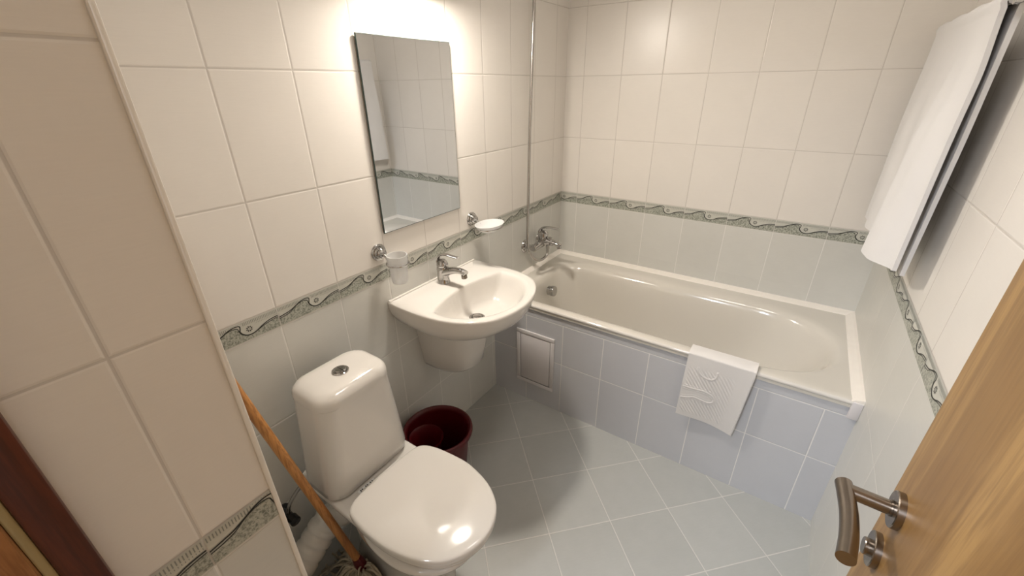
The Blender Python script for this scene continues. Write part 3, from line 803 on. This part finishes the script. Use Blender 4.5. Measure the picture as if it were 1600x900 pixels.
# ------------------------------------------------------------ towels
def sheet(bm, P, nu, nv, th, mat=0):
    """closed thin solid from a grid function P(i/nu, j/nv) with thickness th along the normal"""
    G = [[Vector(P(i / nu, j / nv)) for j in range(nv + 1)] for i in range(nu + 1)]
    def nrm(i, j):
        a = G[min(i + 1, nu)][j] - G[max(i - 1, 0)][j]; b_ = G[i][min(j + 1, nv)] - G[i][max(j - 1, 0)]
        n = a.cross(b_); return n.normalized() if n.length > 1e-12 else Vector((1, 0, 0))
    A = [[None] * (nv + 1) for _ in range(nu + 1)]; B = [[None] * (nv + 1) for _ in range(nu + 1)]
    for i in range(nu + 1):
        for j in range(nv + 1):
            n = nrm(i, j); A[i][j] = bm.verts.new(G[i][j] + n * th / 2); B[i][j] = bm.verts.new(G[i][j] - n * th / 2)
    q = bm.faces.new
    for i in range(nu):
        for j in range(nv):
            q((A[i][j], A[i + 1][j], A[i + 1][j + 1], A[i][j + 1])); q((B[i][j], B[i][j + 1], B[i + 1][j + 1], B[i + 1][j]))
    for i in range(nu): q((A[i][0], B[i][0], B[i + 1][0], A[i + 1][0])); q((A[i][nv], A[i + 1][nv], B[i + 1][nv], B[i][nv]))
    for j in range(nv): q((A[0][j], A[0][j + 1], B[0][j + 1], B[0][j])); q((A[nu][j], B[nu][j], B[nu][j + 1], A[nu][j + 1]))
def sstep(a, b_, x):
    t = max(0, min(1, (x - a) / (b_ - a))); return t * t * (3 - 2 * t)
# towel rail
RX, RZ, RR = 1.418, 1.655, .009
rail = root('towel_rail', (RX, -.45, RZ), 'chrome towel rail on the right tiled wall near the ceiling edge', 'towel rail')
bm = bmesh.new(); tube(bm, [(RX, -.872, RZ), (RX, -.145, RZ)], RR, 20); finish('bar', bm, M['chrome'], parent=rail)
for y in (-.860, -.160):
    bm = bmesh.new(); lathe(bm, [(.026, 0), (.026, .006), (.018, .012), (.0105, .016), (.0105, W - RX - .004), (.014, W - RX + .004), (.014, W - RX + .012), (0, W - RX + .015)], (W, y, RZ), (-1, 0, 0)); finish('post', bm, M['chrome'], parent=rail)
tw = root('bath_towel', (RX, -.45, 1.02), 'large white bath towel draped over the rail on the right wall', 'towel')
FRONT = .62
def bigtowel(u, v):
    # u along the bar (0 = near end), v from front hem over the bar to rear hem
    lf, la, lb = .62, .055, .63
    tot = lf + la + lb; s = v * tot
    q = None
    if s < lf:
        d = (lf - s) / lf      # 0 at bar, 1 at hem
        yn = -.800 + .020 * d - .0 * d; yf = -.125 + .035 * d
        y = yn + (yf - yn) * u
        z = RZ - .005 - lf * d + .008 * d * math.sin(u * 3)
        x = RX - RR - .006
        g = sstep(0, .5, d)
        rise = sstep(0.0, .13, u); fall = 1 - .72 * sstep(.20, .44, u)
        x += .004 + .009 * sstep(0, .25, d) * (1 - rise)
        x -= g * (.004 + .039 * rise * fall * d ** .8)
        x -= (.0045 * math.sin(u * 27 + d * 2) + .006 * math.sin(u * 13 - 1)) * g * rise
        z += (.008 * sstep(.36, .46, u) + .022 * (1 - sstep(.3, .4, u)) - .006 * rise * (1 - sstep(.3, .4, u))) * d
        return (x, y, z)
    if s < lf + la:
        a = PI * (s - lf) / la
        y = -.800 + (-.125 + .800) * u
        return (RX - math.cos(a) * (RR + .006), y, RZ - .005 + math.sin(a) * (RR + .010) + .002 * math.sin(u * 21))
    d = (s - lf - la) / lb
    yn = -.800 + .050 * d; yf = -.125 + .045 * d
    y = yn + (yf - yn) * u
    x = RX + RR + .006 + .004 * sstep(0, .5, d) + .004 * math.sin(u * 14) * d * sstep(0, .1, u)
    z = RZ - .005 - (lb - .012) * d - .008 * math.sin(u * 5) * d
    return (x, y, z)
bm = bmesh.new(); sheet(bm, bigtowel, 100, 130, .010)
bt_ = finish('towel_cloth', bm, M['towel'], parent=tw, angle=60)
# small bath mat over the tub edge
mt = root('bath_mat', (1.06, -.71, .575), 'small white embossed foot towel folded over the tub edge', 'bath mat')
motif = [(-.01, .150), (.03, .147), (.07, .150), (.105, .147), (.128, .132), (.128, .112), (.108, .102), (.085, .104), (.055, .108), (.03, .098), (-.01, .090)]
motif = [(p.x, p.y) for p in cr([(a, b_, 0) for a, b_ in motif], 5)]
motif2 = [(p.x, p.y) for p in cr([(.045, .250, 0), (.055, .226, 0), (.08, .212, 0), (.105, .215, 0), (.115, .232, 0), (.115, .25, 0)], 5)]
def dseg(px, py, L_):
    best = 9
    for i in range(len(L_) - 1):
        ax, ay = L_[i]; bx_, by_ = L_[i + 1]; ex, ey = bx_ - ax, by_ - ay
        t = max(0, min(1, ((px - ax) * ex + (py - ay) * ey) / (ex * ex + ey * ey + 1e-12)))
        best = min(best, math.hypot(px - ax - ex * t, py - ay - ey * t))
    return best
MW = .232
def inside_m(px, py):
    return px < .122 and .103 < py < .149
def emb(a, h):
    """height of the woven relief at a = across, h = up from the hem"""
    if a < .006 or a > MW - .006 or h < .006: return 0
    r = 0
    d1 = dseg(a, h, motif); d2 = dseg(a, h, motif2)
    if d1 < .005: r += .0026 * math.cos(d1 / .005 * PI / 2)
    elif .007 < d1 < .011: r += .0018 * math.cos((d1 - .009) / .002 * PI / 2)
    elif d2 < .004: r += .0024 * math.cos(d2 / .004 * PI / 2)
    elif not inside_m(a, h):
        m_ = sstep(.018, .03, h) * sstep(0.006, .02, a) * (1 - sstep(.165, .19, a)) * (1 - sstep(.235, .25, h))
        r += .0013 * m_ * math.sin((a * .72 + h * .55) * 2 * PI / .0105)
    return r
def matp(u, v):
    a = u * MW
    front, over, back = .300, .05, .10
    tot = front + over + back; s = v * tot
    skew = .950 + a * 1.0
    if s < front:
        h = s; q = 1 - h / front
        x = skew - .004 * q - .020 * u * q
        y = -.7165 - .004 * math.sin(q * PI) - .003 * math.sin(u * 6 + 1) * q
        z = .578 - (front - h) * (.99 + .0 * u) + .016 * math.sin(u * PI) * q * .5 - .012 * u * q
        return (x, y - emb(a, h), z)
    if s < front + over:
        t = (s - front) / over
        y = -.7165 + .0 + t * .040; z = .578 + .0065 * math.sin(min(1, t * 1.6) * PI / 2)
        return (skew, y, z)
    t = (s - front - over) / back
    return (skew, -.6765 + t * .055, .5845 - t * .006 - t * t * .05 * 0 - sstep(.3, 1, t) * .03)
bm = bmesh.new(); sheet(bm, matp, 120, 200, .005)
finish('mat_cloth', bm, M['mat'], parent=mt, angle=70)
bm = bmesh.new()
for i in range(46):
    h = .012 + i * .006; p = Vector(matp(1, h / .45))
    tube(bm, [p + Vector((-.007, -.0034, 0)), p + Vector((.0012, -.0034, .0022)), p + Vector((.0022, .0012, .001))], .0008, 5)
finish('hem_stitching', bm, M['towel'], parent=mt)

# ------------------------------------------------------------ door leaf
P = Vector((1.365, -1.594, .98)); al = math.radians(2.0)
uu = Vector((math.sin(al), math.cos(al), 0)); nn = Vector((-math.cos(al), math.sin(al), 0))
dl = root('door_leaf', tuple(P + uu * .055 - uu * .70 - Vector((0, 0, .972))), 'open oak veneer door leaf with brushed metal lever handle', 'door')
bm = bmesh.new()
box(bm, (0, -.70, 0), (.040, 0, 2.02), .0022, 2)
e = P + uu * .055; e.z = .008
Mx = Matrix(((-nn.x, uu.x, 0, e.x), (-nn.y, uu.y, 0, e.y), (0, 0, 1, e.z), (0, 0, 0, 1)))
bmesh.ops.transform(bm, matrix=Mx, verts=bm.verts)
finish('panel', bm, M['oak'], parent=dl)
hd = bpy.data.objects.new('lever_handle', None)
bm = bmesh.new(); lathe(bm, [(.026, 0), (.026, .0078), (.0248, .009), (.013, .009), (.0125, .0085)], P, nn, 48); lathe(bm, [(.0112, .009), (.0112, .012), (.0092, .0125)], P, nn, 32)
ros = finish('lever_handle', bm, M['nickel'], parent=dl, angle=30)
for s_ in (1,):
    bm = bmesh.new(); c0 = P + nn * .008
    tube(bm, [c0, P + nn * .058], .0102, 28)
    finish('handle_neck', bm, M['nickel'], parent=ros, angle=30)
    bm = bmesh.new()
    q0 = P + nn * .060
    lvp = cr([q0 + uu * .012 + nn * .003, q0 - uu * .01, q0 - uu * .045 - nn * .0035, q0 - uu * .085 - nn * .0035, q0 - uu * .120 - nn * .0005], 6)
    tube(bm, lvp, .0108, 32); finish('handle_grip', bm, M['nickel'], parent=ros, angle=30)
P2 = P - Vector((0, 0, .085))
bm = bmesh.new(); lathe(bm, [(.026, 0), (.026, .0078), (.0248, .009), (0, .009)], P2, nn, 48)
lk = finish('lock_rose', bm, M['nickel'], parent=dl, angle=30)
bm = bmesh.new(); lathe(bm, [(.0125, .009), (.0125, .0155), (.0115, .0168), (0, .0168)], P2, nn, 32); finish('lock_knob', bm, M['nickel'], parent=lk, angle=30)
